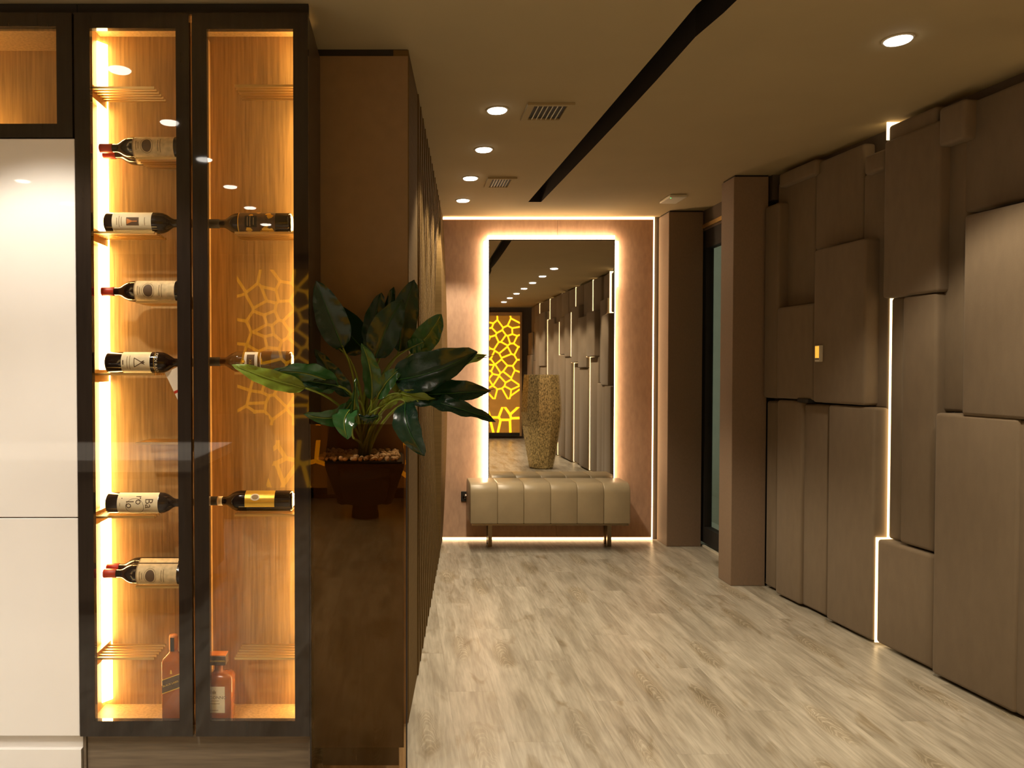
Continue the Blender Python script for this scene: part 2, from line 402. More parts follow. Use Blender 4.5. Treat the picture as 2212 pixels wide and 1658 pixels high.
struct(box('wall_outside', (3.5, 4.2, -0.05), (3.55, 12.0, 3.2), 'outside'), 'pale plaster wall outside the glass door')
struct(box('ground_outside', (XR, 4.2, -0.1), (3.5, 12.0, -0.02), 'outside'), 'pale terrace ground outside the glass door')

WX, WY, WK = 2.447, 4.78, 0.105           # back of the padded wall: x = WX + WK*(WY - y)
YT = 2.35                                  # from here on the wall turns and runs back past the camera
WX2 = WX + WK * (WY - YT)
def wallx(y): return WX + WK * (WY - y) if y >= YT else WX2 - 0.012 * (YT - y)
bm = bmesh.new()
prism_z(bm, [(wallx(4.97), 4.97), (wallx(YT), YT), (wallx(YR), YR + 0.02), (XR, YR + 0.02), (XR, 4.97)], 0, CEIL)
wall_right = struct(finish('wall_right', bm, 'taupe'), 'upholstered feature wall of brown padded blocks')
def pad(ya, yb, z0, z1, th, name='panel', bev=0.016):
    """a padded block on the right wall from depth ya (far) to yb (near)"""
    if ya < yb: ya, yb = yb, ya
    ang = math.atan(WK) if yb >= YT - 0.3 else -math.atan(0.012)
    L = (ya - yb) / math.cos(ang); bm = bmesh.new()
    b = min(bev, th * 0.45)
    bm_box(bm, (-th, -L / 2 + 0.0015, 0), (0, L / 2 - 0.0015, z1 - z0 - 0.003), b, 3)
    o = finish(name, bm, 'uphol', wall_right, True, Vector((wallx((ya + yb) / 2), (ya + yb) / 2, z0)))
    o.rotation_euler = (0, 0, ang)
    return o
PANELS = [  # top-left pixel, bottom-right pixel, thickness
    ((1650, 447), (1676, 860), .125), ((1679, 396), (1759, 656), .06), ((1675, 664), (1753, 864), .14),
    ((1760, 352), (1863, 516), .07), ((1754, 540), (1861, 875), .155), ((1863, 378), (1904, 882), .075),
    ((1908, 306), (2021, 630), .12), ((1908, 644), (1944, 1170), .075), ((1945, 640), (2012, 1192), .11),
    ((2022, 320), (2077, 890), .065), ((2079, 226), (2330, 400), .06), ((2074, 466), (2330, 915), .165),
    ((1654, 864), (1674, 1290), .10), ((1675, 862), (1725, 1306), .14), ((1727, 869), (1783, 1334), .12),
    ((1785, 872), (1898, 1390), .145), ((1902, 1164), (2011, 1452), .13), ((2012, 889), (2184, 1541), .16),
    ((2191, 903), (2330, 1612), .15),
    ((1863, 338), (1904, 366), .11), ((2022, 236), (2077, 300), .12), ((1680, 376), (1758, 376), .10), ((1908, 275), (2020, 283), .10)]
SEAM = at_line(1905, 900, WX - 0.11, WY, WK).y
yend = 2.9
for (a, b), (c, d), th in PANELS:
    A = at_line(a, b, WX - th, WY, WK); B = at_line(c, d, WX - th, WY, WK)
    z1 = min(A.z, CEIL - 0.02); z0 = B.z
    if z0 < 0.03: z0 = 0.014
    if z1 - z0 < 0.02: z0 = z1 - 0.055
    ya_, yb_ = A.y, B.y
    if abs(yb_ - SEAM) < 0.06: yb_ = SEAM + 0.0030 + th * 0.105
    if abs(ya_ - SEAM) < 0.06: ya_ = SEAM - 0.0025 + th * 0.105
    pad(ya_, yb_, z0, z1, th); yend = min(yend, B.y)
def led(y, segs, w=0.009):
    for z0, z1, th in segs:
        x = wallx(y); box('light_strip', (x - th, y - w / 2, z0), (x + 0.0, y + w / 2, z1), 'ledwall', wall_right)
zt = at_line(1907, 642, WX - 0.085, WY, WK).z; zm_ = at_line(1905, 1158, WX - 0.085, WY, WK).z
ztop_ = at_line(1912, 307, WX - 0.085, WY, WK).z
led(SEAM, [(0.01, zm_, 0.132), (zm_, zt, 0.075), (ztop_, CEIL - 0.002, 0.104)], 0.0045)
# the wall runs on past the camera (seen in the mirror)
rng = random.Random(3)
yy = yend
cols = []
while yy > YR + 1.0:
    w = rng.uniform(0.86, 0.96); c1 = rng.uniform(0.45, 0.6)
    for fa, fb in ((0, c1), (c1, 1)):
        zc = rng.uniform(0.95, 1.7); zz = rng.uniform(2.1, 2.45)
        st = [(0.014, zc, rng.uniform(.10, .16)), (zc, zz, rng.uniform(.10, .17)), (zz, CEIL - 0.02, rng.uniform(.06, .10))]
        cols.append((yy - w * fa - (0.013 if fa == 0 else 0), yy - w * fb, st, fa == 0))
    yy -= w
prev = [(0.014, 1.1, .15), (1.1, 2.1, .165), (2.1, CEIL - .02, .06)]
for ya_, yb_, st, seam_ in cols:
    for z0, z1, th in st: pad(ya_, yb_, z0, z1, th)
    if seam_:
        zs_ = sorted({q for z0, z1, _ in prev + st for q in (z0, z1)})
        led(ya_ + 0.0065, [(a, b, min([t for z0, z1, t in q if z0 <= (a + b) / 2 <= z1][0] for q in (prev, st)) - 0.001) for a, b in zip(zs_, zs_[1:])], 0.012)
    prev = st
# thermostat and dark gap on the padded wall
A = at_line(1765, 746, WX - 0.158, WY, WK); B = at_line(1776, 781, WX - 0.158, WY, WK)
th_ = thing('thermostat', 'small thermostat with glowing amber screen on the padded wall', 'thermostat', (A.x, A.y, B.z))
xw = wallx(A.y) - 0.155
box('housing', (xw - 0.016, B.y - 0.004, B.z), (xw + 0.004, A.y, A.z), 'plastic', th_, bevel=0.002)
box('screen', (xw - 0.0175, B.y + 0.002, B.z + 0.022), (xw - 0.016, A.y - 0.006, A.z - 0.004), 'screen', th_)
box('button', (xw - 0.0175, B.y + 0.002, B.z + 0.013), (xw - 0.016, A.y - 0.006, B.z + 0.018), 'black', th_)
A = at_line(1729, 860, WX - 0.125, WY, WK); B = at_line(1757, 869, WX - 0.125, WY, WK)
bm = bmesh.new(); xw = wallx(A.y) - 0.115
bm_box(bm, (-0.03, B.y - A.y, 0), (0.02, 0, 0.024), 0.004, 2)  # black box stands in for the dark of a gap between blocks
tag(finish('dark_gap_block', bm, 'black', None, False, Vector((xw, A.y, B.z - 0.003))), 'small black latch between upper and lower padded blocks', 'latch')

# ------------------------------------------------------------------ ceiling fittings
def downlight(x, y, label, group, watt, r=0.047, col=SPOT_COL):
    t = thing('downlight', label, 'downlight', (x, y, CEIL), group)
    bm = bmesh.new(); lathe(bm, [(-0.004, r + 0.006), (0, r + 0.009)], 24); finish('trim_ring', bm, 'plastic', t, True, Vector((x, y, CEIL)))
    bm = bmesh.new(); lathe(bm, [(-0.009, r - 0.004), (-0.004, r)], 24); finish('lamp_disc', bm, 'lamp', t, True, Vector((x, y, CEIL)))
    li = bpy.data.lights.new('bulb', 'SPOT'); li.energy = watt; li.color = col; li.spot_size = math.radians(100); li.spot_blend = 0.35; li.shadow_soft_size = 0.04
    o = bpy.data.objects.new('bulb', li); C.objects.link(o); o.location = (x, y, CEIL - 0.014); child(o, t)
for px, py, lb in ((1074, 237, 'round downlight level with the air vent nearest the black slot'), (1045, 322, 'round downlight between the two air vents, with no vent beside it'), (1016, 384, 'round downlight level with the air vent closer to the mirror wall'), (1000, 432, 'round downlight of its row closest to the glowing mirror wall')):
    p = at_z(px, py, CEIL); downlight(p.x, p.y, lb, 'downlights along the ribbed wall', SPOT_W)
p = at_z(1940, 85, CEIL)
downlight(p.x, p.y, 'round downlight standing alone between black slot and padded wall', 'downlights along the padded wall', SPOT_W)
for k in range(1, 7):
    downlight(p.x, p.y - 0.76 * k, 'round downlight in the row seen in the mirror', 'downlights along the padded wall', SPOT_W)
for k in range(6):
    downlight(-1.18, 1.95 - 0.66 * k, 'round downlight over the kitchen, mirrored in the wine cabinet glass', 'kitchen downlights', KITCHEN_W, col=KITCHEN_COL)
for k in range(4):
    downlight(-2.52, 1.45 - 0.66 * k, 'round downlight over the kitchen, mirrored in the white cabinet', 'kitchen downlights', KITCHEN_W, col=KITCHEN_COL)
def vent(x0, x1, y0, y1, label):
    t = thing('air_vent', label, 'vent', ((x0 + x1) / 2, (y0 + y1) / 2, CEIL - 0.012), 'ceiling vents'); b = 0.032; z0, z1 = CEIL - 0.012, CEIL - 0.0005
    box('backing', (x0 + b, y0 + b * .6, CEIL - 0.003), (x1 - b, y1 - b * .4, z1), 'black', t)
    for lo, hi in (((x0, y0, z0), (x0 + b, y1, z1)), ((x1 - b, y0, z0), (x1, y1, z1)), ((x0 + b, y0, z0), (x1 - b, y0 + b * .6, z1)), ((x0 + b, y1 - b * .4, z0), (x1 - b, y1, z1))):
        box('frame', lo, hi, 'ceil', t)
    for k in range(6):
        cx = x0 + b + (x1 - x0 - 2 * b) * (k + 0.9) / 6.8
        box('slat', (cx - 0.002, y0 + b * .6, z0 + 0.002), (cx + 0.002, y1 - b * .4, z1), 'plastic', t)
a = at_z(1140, 221, CEIL); b = at_z(1220, 256, CEIL); vent(a.x + 0.002, b.x, a.y, b.y, 'square slatted air vent beside the foremost downlight of its row')
a = at_z(1054, 382, CEIL); b = at_z(1105, 402, CEIL); vent(a.x, b.x, a.y, b.y, 'square slatted air vent between the last two downlights')
a = at_z(1447, 419, CEIL); b = at_z(1475, 434, CEIL)
t = thing('smoke_detector', 'flat pale ceiling detector with green diode near the pillars', 'detector', (a.x, a.y, CEIL - 0.022))
box('housing', (a.x, a.y, CEIL - 0.022), (at_z(1485, 419, CEIL).x, b.y, CEIL), 'plastic', t, bevel=0.008, seg=2)
d0 = at_z(1449, 427.5, CEIL - 0.022)
bm = bmesh.new(); lathe(bm, [(-0.003, 0.004), (0.002, 0.005)], 8); finish('diode', bm, 'greenled', t, False, Vector((d0.x, d0.y, CEIL - 0.022)))

# ------------------------------------------------------------------ mirror
YM = 6.03
a = at_y(1056, 517, YM); b = at_y(1326, 900, YM); mz0 = 0.47
t = thing('wall_mirror', 'tall backlit mirror in a thin black frame above the bench', 'mirror', ((a.x + b.x) / 2, YM, mz0))
box('mirror_glass', (a.x + 0.005, YM, mz0 + 0.005), (b.x - 0.005, YM + 0.006, a.z - 0.008), 'mirror', t)
for lo, hi in (((a.x, YM - 0.004, mz0), (a.x + 0.005, YM + 0.02, a.z)), ((b.x - 0.005, YM - 0.004, mz0), (b.x, YM + 0.02, a.z)), ((a.x, YM - 0.004, a.z - 0.008), (b.x, YM + 0.02, a.z)), ((a.x, YM - 0.004, mz0), (b.x, YM + 0.02, mz0 + 0.005))):
    box('frame', lo, hi, 'black', t)
box('back_board', (a.x + 0.04, YM + 0.02, mz0 + 0.04), (b.x - 0.04, 6.09, a.z - 0.04), 'black', t)
g = 0.036  # LED strips widened past the mirror; the glowing rim stands for lit wall
box('light_strip', (a.x - g, YM + 0.02, mz0), (a.x + 0.02, 6.088, a.z - 0.01), 'ledhalo', t)
box('light_strip', (a.x - 0.005, YM + 0.02, a.z - 0.02), (b.x + 0.005, 6.088, a.z + g), 'ledhalo', t)
zs = at_y(1330, 618, YM).z
box('light_strip', (b.x - 0.02, YM + 0.02, zs), (b.x + g, 6.088, a.z - 0.01), 'ledhalo', t)
box('light_strip', (b.x - 0.02, YM + 0.02, mz0), (b.x + 0.012, 6.088, zs), 'ledhalo', t)

# ------------------------------------------------------------------ bench
YF = 5.66
bl = at_y(1016, 1100, YF).x; br = at_y(1362, 1100, YF).x; bz = at_y(1200, 1131, YF).z
t = thing('bench', 'beige channelled leather bench on bronze legs under the mirror', 'bench', ((bl + br) / 2, 5.85, 0))
edges = [at_y(q, 1100, YF).x for q in (1016, 1075, 1132, 1190, 1247.5, 1305, 1362)]
for x0, x1 in zip(edges, edges[1:]):
    bm = bmesh.new(); bm_box(bm, (x0, YF, bz), (x1, 6.02, 0.535))
    top = [e for e in bm.edges if abs(e.verts[0].co.x - e.verts[1].co.x) > 0.01 and e.verts[0].co.z > 0.5]
    bmesh.ops.bevel(bm, geom=top, offset=0.075, segments=5, profile=0.5, affect='EDGES')
    sharp = [e for e in bm.edges if len(e.link_faces) == 2 and e.calc_face_angle(0) > 0.7]
    bmesh.ops.bevel(bm, geom=sharp, offset=0.007, segments=2, profile=0.5, affect='EDGES')
    c = Vector(((x0 + x1) / 2, YF + 0.18, bz)); bmesh.ops.translate(bm, vec=-c, verts=bm.verts)
    finish('cushion', bm, 'leather', t, True, c)
box('base_frame', (bl + 0.012, YF + 0.004, bz - 0.014), (br - 0.012, 6.01, bz), 'steel', t)
for px in (1053, 1309):
    lx = at_y(px, 1150, 5.9).x
    for ly in (5.86, 5.95): box('leg', (lx, ly, 0), (lx + 0.032, ly + 0.03, bz - 0.014), 'steel', t)
# socket on the end wall
a = at_y(996, 1061, 6.08); b = at_y(1014, 1083, 6.08)
t = thing('wall_socket', 'black power socket on the copper wall beside the bench', 'socket', (a.x, 6.08, b.z))
box('plate', (a.x, 6.08, b.z), (b.x, 6.09, a.z), 'black', t, bevel=0.003)
bm = bmesh.new(); lathe(bm, [(0, 0.018), (0.004, 0.021)], 16); bmesh.ops.rotate(bm, matrix=Matrix.Rotation(PI / 2, 3, 'X'), verts=bm.verts)
finish('socket_ring', bm, 'frame', t, True, Vector(((a.x + b.x) / 2, 6.08, (a.z + b.z) / 2)))

# ------------------------------------------------------------------ kitchen cabinets
YC = 2.53                                   # door fronts
def X(px): return at_y(px, 800, YC).x
def Z(py): return at_y(420, py, YC).z
ztop, zbot = Z(27), Z(1590)
xl, xm, xr = X(165.5), X(415.5), X(667)
YBK = 2.712
wc = thing('wine_cabinet', 'tall dark framed glass wine cabinet with lit oak interior', 'cabinet', ((xl + xr) / 2, YBK, 0))
T = 0.017
box('side_panel', (xl, YC + 0.024, zbot - 0.002), (xl + T, 2.93, ztop), 'oak', wc)
box('side_panel', (xr - T + 0.002, YC + 0.024, zbot - 0.002), (xr, 2.90, ztop), 'carcass', wc)
box('side_lining', (xr - T, YC + 0.03, zbot + 0.02), (xr - T + 0.002, YBK, ztop - 0.03), 'oak', wc)
box('divider', (xm - 0.006, YC + 0.030, zbot + 0.02), (xm + 0.019, YBK, ztop - 0.02), 'oak', wc)
zi0, zi1 = zbot + 0.03, at_y(300, 76, YBK).z
box('bottom_board', (xl + T, YC + 0.024, zbot - 0.002), (xr - T, YBK, zi0), 'oak', wc)
box('top_board', (xl + T, YC + 0.024, zi1), (xr - T, YBK, ztop), 'oak', wc)
box('back_panel', (xl + T, YBK, zbot), (xr - T, YBK + 0.012, ztop), 'oak', wc)
box('plinth', (xl + 0.014, YC + 0.030, 0), (xr - 0.008, YC + 0.05, zbot - 0.003), 'plinth', wc)
box('plinth_end', (xl + 0.002, YC + 0.022, 0), (xl + 0.012, YC + 0.07, zbot - 0.003), 'plinth', wc)
box('plinth_end', (xr - 0.007, YC + 0.022, 0), (xr, YC + 0.07, zbot - 0.003), 'plinth', wc)
box('top_filler', (xl, YC + 0.03, ztop + 0.002), (xr - 0.002, YC + 0.05, CEIL - 0.001), 'black', wc)
def door_leaf(parent, x0, x1, z0, z1, ix0, ix1, iz0, iz1):
    bm = bmesh.new(); c = Vector((x0, YC, z0))
    for lo, hi in (((x0, YC, z0), (ix0, YC + 0.022, z1)), ((ix1, YC, z0), (x1, YC + 0.022, z1)), ((ix0, YC, z0), (ix1, YC + 0.022, iz0)), ((ix0, YC, iz1), (ix1, YC + 0.022, z1))):
        bm_box(bm, Vector(lo) - c, Vector(hi) - c)
    d = finish('door', bm, 'frame', parent, False, c)
    box('pane', (ix0, YC + 0.001, iz0), (ix1, YC + 0.005, iz1), 'glass', d)
    return d
door_leaf(wc, xl + 0.001, X(412), zbot, ztop, X(199), X(383.5), Z(1557), Z(60.5))
door_leaf(wc, X(418.5), xr, zbot, ztop, X(450), X(635), Z(1557), Z(62))
for x0_, sg_ in ((xl + T, 1), (xr - T, -1)):          # corner light profiles
    bm = bmesh.new(); prism_z(bm, [(0, -0.034), (0, 0), (sg_ * 0.026, 0)], 0, zi1 - zi0 - 0.055)
    finish('light_strip', bm, 'ledcab', wc, False, Vector((x0_, YBK, zi0 + 0.02)))
RY0, RP, RS = 2.574, 0.0245, 0.008
def rack(py, side):
    """side 'L' on the left wall, 'D' on the divider, 'R' on the right wall"""
    zr = at_y(300, py, RY0).z
    if side == 'L': x0 = xl + T; sg = 1; tipx = at_y(334, py, RY0).x
    elif side == 'D': x0 = xm - 0.006; sg = -1; tipx = at_y(294, py, RY0).x
    else: x0 = xr - T; sg = -1; tipx = at_y(507, py, RY0).x
    xa, xb = sorted((x0, x0 + sg * 0.024))
    r = box('bottle_rack', (xa, RY0 - 0.016, zr - 0.028), (xb, RY0 + 5 * RP + 0.012, zr + 0.016), 'brass', wc)
    xa, xb = sorted((x0 + sg * 0.024, tipx))
    for i in range(6):
        box('rod', (xa, RY0 + i * RP - RS / 2, zr - RS / 2), (xb, RY0 + i * RP + RS / 2, zr + RS / 2), 'brass', r)
    return zr + RS / 2
RL = {py: rack(py, 'L') for py in (190, 502, 808, 1116, 1421)}
RD = {py: rack(py, 'D') for py in (342, 652, 957, 1267)}
RR = {py: rack(py, 'R') for py in (186, 503, 806, 1112, 1421)}

# white tall unit and the lit cupboard above it
xw0 = xl - 0.60
tw = thing('tall_white_cabinet', 'glossy white handleless tall cabinet beside the wine cabinet', 'cabinet', (xl - 0.3, 2.7, 0))
box('body', (xw0, YC + 0.03, zbot), (xl - 0.003, 2.93, Z(300)), 'white', tw)
box('door', (xw0, YC + 0.004, Z(1117)), (xl - 0.002, YC + 0.028, Z(298.5)), 'white', tw, bevel=0.0015)
box('door', (xw0, YC + 0.004, zbot), (xl - 0.002, YC + 0.028, Z(1119.5)), 'white', tw, bevel=0.0015)
box('plinth', (xw0, YC + 0.012, 0), (xl - 0.002, YC + 0.03, at_y(80, 1622, YC).z), 'white', tw)
box('shadow_rail', (xw0, YC + 0.03, at_y(80, 1622, YC).z), (xl - 0.002, YC + 0.05, zbot), 'white', tw)
uc = thing('upper_cupboard', 'dark framed glass cupboard glowing above the white cabinet', 'cabinet', (xl - 0.3, 2.7, Z(297)))
uz0, uz1 = Z(297), ztop
box('back_panel', (xw0, YBK, uz0), (xl - 0.002, YBK + 0.012, uz1), 'oak', uc)
box('top_board', (xw0, YC + 0.024, Z(60)), (xl - 0.002, YBK, uz1), 'oak', uc)
box('bottom_board', (xw0, YC + 0.024, uz0), (xl - 0.002, YBK, uz0 + 0.018), 'oak', uc)
box('side_panel', (xl - 0.02, YC + 0.024, uz0 + 0.018), (xl - 0.002, YBK, Z(60)), 'oak', uc)
box('side_panel', (xw0, YC + 0.024, uz0 + 0.018), (xw0 + 0.018, YBK, Z(60)), 'oak', uc)
door_leaf(uc, xw0, X(161.5), uz0, uz1, xw0 + 0.06, X(128), Z(267), Z(56))
box('light_strip', (xw0 + 0.03, YC + 0.05, uz0 + 0.02), (xw0 + 0.26, YC + 0.08, uz0 + 0.028), 'ledcab', uc)
box('top_filler', (xw0, YC + 0.03, ztop + 0.002), (xl - 0.002, YC + 0.05, CEIL - 0.001), 'black', uc)

# ------------------------------------------------------------------ bottles
R0 = 0.0372
def wine(px_base, sg, rack_top, Yc, label, bodym='wine', capm='black', Ln=0.30, deco=None, cap_len=0.045, group=None, neck=0.0142):
    """sg=+1: neck to the right; sg=-1: neck to the left. px_base: pixel of the base end"""
    x0 = at_y(px_base, 800, Yc).x; zc = rack_top + R0
    t = thing('wine_bottle', label, 'bottle', (x0, Yc, rack_top), group)
    o = Vector((x0, Yc, zc))
    prof = [(0.004, R0 - 0.012), (0.0, R0 - 0.006), (0.004, R0 - 0.001), (0.010, R0), (0.185, R0), (0.200, R0 - 0.002), (0.214, R0 - 0.008), (0.226, R0 - 0.0165), (0.233, neck + 0.002), (0.240, neck), (Ln - 0.003, neck), (Ln, neck - 0.002)]
    bm = bmesh.new(); lathe(bm, prof, 28, 'x', sg); g = finish('glass_body', bm, bodym, t, True, o)
    bm = bmesh.new(); lathe(bm, [(Ln - cap_len, neck + 0.0008), (Ln - cap_len + 0.001, neck + 0.0016), (Ln - 0.006, neck + 0.0018), (Ln, neck + 0.0010), (Ln + 0.0012, neck - 0.003)], 20, 'x', sg)
    finish('capsule', bm, capm, t, True, o)
    def wrap(u, v, rad):   # upright label coordinates -> the lying bottle
        th = u / R0; return Vector((sg * v, -rad * math.cos(th), -sg * rad * math.sin(th)))
    def patch(name, u0, u1, v0, v1, m, lift=0.0004, parent=None, n=14):
        bm = bmesh.new(); rows = [[bm.verts.new(wrap(u0 + (u1 - u0) * i / n, v, R0 + lift)) for i in range(n + 1)] for v in (v0, v1)]
        for i in range(n): bm.faces.new((rows[0][i], rows[0][i + 1], rows[1][i + 1], rows[1][i]))
        return finish(name, bm, m, parent or t, True, o)
    def oval(name, u, v, ru, rv, m, lift, parent, ring=0.0):
        bm = bmesh.new(); n = 22
        a = [bm.verts.new(wrap(u + ru * math.cos(2 * PI * i / n), v + rv * math.sin(2 * PI * i / n), R0 + lift)) for i in range(n)]
        if ring:
            b = [bm.verts.new(wrap(u + ru * ring * math.cos(2 * PI * i / n), v + rv * ring * math.sin(2 * PI * i / n), R0 + lift)) for i in range(n)]
            for i in range(n): bm.faces.new((a[i], a[(i + 1) % n], b[(i + 1) % n], b[i]))
        else:
            prev = a
            for q in (0.75, 0.5, 0.25):
                b = [bm.verts.new(wrap(u + ru * q * math.cos(2 * PI * i / n), v + rv * q * math.sin(2 * PI * i / n), R0 + lift)) for i in range(n)]
                for i in range(n): bm.faces.new((prev[i], prev[(i + 1) % n], b[(i + 1) % n], b[i]))
                prev = b
            bm.faces.new(prev)
        return finish(name, bm, m, parent, True, o)
    def text(body, u, v, size, m, lift, parent, xs=1.0, name='lettering'):
        vs, fs = text_verts(body, size); bm = bmesh.new()
        vv = [bm.verts.new(wrap(u + a * xs, v + b, R0 + lift)) for a, b in vs]
        for f in fs: bm.faces.new([vv[i] for i in f])
        return finish(name, bm, m, parent, True, o)
    def poly(pts, m, lift, parent, name='emblem'):
        bm = bmesh.new(); bm.faces.new([bm.verts.new((a, b, 0)) for a, b in pts])
        bmesh.ops.triangulate(bm, faces=bm.faces); bmesh.ops.subdivide_edges(bm, edges=bm.edges, cuts=4, use_grid_fill=True)
        for v_ in bm.verts: v_.co = wrap(v_.co.x, v_.co.y, R0 + lift)
        return finish(name, bm, m, parent, True, o)
    if deco: deco(t, patch, oval, text, poly)
    return t
def deco_ornate(t, patch, oval, text, poly):
    l = patch('label', -0.050, 0.050, 0.035, 0.172, 'ornate')
    patch('label_border', -0.050, 0.050, 0.172, 0.176, 'inklight', 0.0004)
    oval('medallion_ring', 0, 0.126, 0.0275, 0.022, 'inklight', 0.0008, l, 0.92)
    oval('medallion', 0, 0.126, 0.022, 0.0165, 'ink', 0.0008, l)
    for v, w in ((0.161, 0.016), (0.153, 0.011), (0.086, 0.020), (0.078, 0.024)): patch('print_line', -w, w, v, v + 0.003, 'inklight', 0.0008, l, 6)
def deco_b2(t, patch, oval, text, poly):
    l = patch('label', -0.045, 0.045, 0.032, 0.168, 'cream')
    patch('picture', -0.014, 0.014, 0.082, 0.126, 'ink', 0.0008, l)
    poly([(-0.010, 0.084), (0.010, 0.084), (0.002, 0.102), (-0.002, 0.102)], 'orange', 0.0012, l)
    poly([(-0.0015, 0.100), (0.0015, 0.100), (0.0015, 0.120), (-0.0015, 0.120)], 'orange', 0.0012, l)
    for v, w in ((0.145, 0.014), (0.064, 0.016), (0.056, 0.020), (0.048, 0.013)): patch('print_line', -w, w, v, v + 0.0022, 'inklight', 0.0008, l, 6)
def deco_b4(t, patch, oval, text, poly):
    l = patch('label', -0.05, 0.05, 0.060, 0.160, 'cream')
    patch('gold_line', -0.05, 0.05, 0.1735, 0.1745, 'gold', 0.0006)
    text('CE DI RAJO', 0, 0.181, 0.0135, 'cream', 0.0006, t, 1.15)
    for a, b in (((-0.016, 0.106), (0.0, 0.134)), ((0.016, 0.106), (0.0, 0.134)), ((-0.016, 0.106), (0.016, 0.106))):
        a, b = Vector(a), Vector(b); d = (b - a).normalized(); n = Vector((-d.y, d.x)) * 0.0014
        poly([a + n, b + n, b - n, a - n], 'ink', 0.0009, l)
    poly([(-0.003, 0.130), (0.003, 0.130), (0.008, 0.144), (0.002, 0.139), (0.0, 0.145), (-0.003, 0.139), (-0.008, 0.143)], 'ink', 0.0009, l)
    patch('print_bar', -0.008, 0.008, 0.065, 0.069, 'ink', 0.0008, l, 6)
    for v, w in ((0.080, 0.022), (0.089, 0.026)): patch('print_line', -w, w, v, v + 0.0022, 'inklight', 0.0008, l, 6)
    # paper tag tied to the neck, hanging down behind the door stile
    bm = bmesh.new(); c = Vector((at_y(383, 832, 2.60).x, 2.612, at_y(383, 832, 2.60).z)); R = Matrix.Rotation(math.radians(-25), 3, 'Y')
    bm_box(bm, (-0.024, -0.0006, -0.06), (0.024, 0.0006, 0.06)); bmesh.ops.rotate(bm, matrix=R, verts=bm.verts)
    tg = finish('paper_tag', bm, 'creamwhite', t, False, c)
    bm = bmesh.new(); bm_box(bm, (-0.024, -0.0012, -0.022), (0.024, -0.0006, -0.013)); bmesh.ops.rotate(bm, matrix=R, verts=bm.verts); finish('tag_band', bm, 'redcap', tg, False, c)
    vs, fs = text_verts('1 CRI', 0.014); bm = bmesh.new(); vv = [bm.verts.new((a, -0.0011, b - 0.043)) for a, b in vs]
    for f in fs: bm.faces.new([vv[i] for i in f])
    bmesh.ops.rotate(bm, matrix=R, verts=bm.verts); finish('lettering', bm, 'inklight', tg, False, c)
    bm = bmesh.new(); tube(bm, [(c.x + 0.025, 2.622, c.z + 0.054), (c.x + 0.03, 2.625, c.z + 0.085)], 0.0008, 4); finish('tag_cord', bm, 'ink', tg)
def deco_b5(t, patch, oval, text, poly):
    l = patch('label', -0.052, 0.052, 0.044, 0.186, 'cream')
    text('Ba', -0.004, 0.155, 0.040, 'ink', 0.0009, l, 0.9); text('ro', -0.016, 0.121, 0.040, 'ink', 0.0009, l, 0.9); text('lo', 0.000, 0.088, 0.040, 'ink', 0.0009, l, 0.9)
    oval('big_letter', 0.008, 0.106, 0.030, 0.032, 'ink', 0.0008, l, 0.955)
    oval('print_dot', -0.022, 0.060, 0.002, 0.002, 'ink', 0.0009, l)
    patch('print_line', -0.006, 0.006, 0.053, 0.055, 'inklight', 0.0008, l, 4)
def deco_b7(t, patch, oval, text, poly):
    l = patch('label', -0.05, 0.05, 0.055, 0.182, 'golddark'); patch('gold_line', -0.05, 0.05, 0.182, 0.185, 'gold', 0.0004)
    r = random.Random(5)
    for k in range(12):
        u, v = r.uniform(-0.046, 0.046), r.uniform(0.066, 0.172); a = r.uniform(0.006, 0.011); ph = r.uniform(0, 6)
        poly([(u + a * r.uniform(.7, 1.3) * math.cos(ph + k2 * 1.26), v + a * r.uniform(.7, 1.3) * math.sin(ph + k2 * 1.26)) for k2 in range(5)], 'gold', 0.0007 + 0.00002 * k, l, 'gold_blot')
    patch('print_panel', -0.018, 0.022, 0.118, 0.160, 'black', 0.0012, l)
    for v, w in ((0.149, 0.016), (0.140, 0.018), (0.128, 0.013)): patch('print_line', 0.002 - w, 0.002 + w, v, v + 0.003, 'inklight', 0.0015, l, 6)
def deco_b8(t, patch, oval, text, poly):
    l = patch('label', -0.05, 0.040, 0.118, 0.164, 'creamwhite')
    patch('print_panel', -0.022, 0.026, 0.128, 0.155, 'ink', 0.0008, l); oval('seal', 0, 0.166, 0.005, 0.005, 'gold', 0.001, l)
    text('9X', 0.0, 0.141, 0.014, 'gold', 0.0012, l); patch('print_line', -0.036, 0.036, 0.107, 0.1085, 'creamwhite', 0.0005, t)
    patch('print_line', -0.010, 0.010, 0.103, 0.1045, 'gold', 0.0005, t); patch('back_label', -0.02, 0.05, 0.02, 0.07, 'golddark', 0.0004, t)
def deco_b9(t, patch, oval, text, poly):
    l = patch('label', -0.016, 0.055, 0.062, 0.166, 'gold')
    oval('emblem_ring', 0.020, 0.130, 0.0125, 0.0165, 'creamwhite', 0.0008, l, 0.74); oval('emblem', 0.020, 0.130, 0.0088, 0.0118, 'inklight', 0.0008, l)
YC1 = 2.622
wine(233, 1, RL[502], YC1, 'wine bottle whose cream label shows a dark picture rectangle', deco=deco_b2)
wine(233, 1, RL[808], YC1, 'wine bottle with triangle emblem label and a hanging paper tag', deco=deco_b4)
wine(232, 1, RL[1116], YC1, 'wine bottle whose cream label carries large stacked dark letters', deco=deco_b5)
gl = 'red capped parchment bottles'
bx = 405
wine(bx, -1, RD[342], 2.596, 'red capped bottle with parchment label, front of the pair under the uppermost rack', 'wine', 'redcap', deco=deco_ornate, group=gl)
wine(bx + 2, -1, RD[342], 2.672, 'red capped bottle half hidden at the back of the pair under the uppermost rack', 'wine', 'redcap', deco=deco_ornate, group=gl)
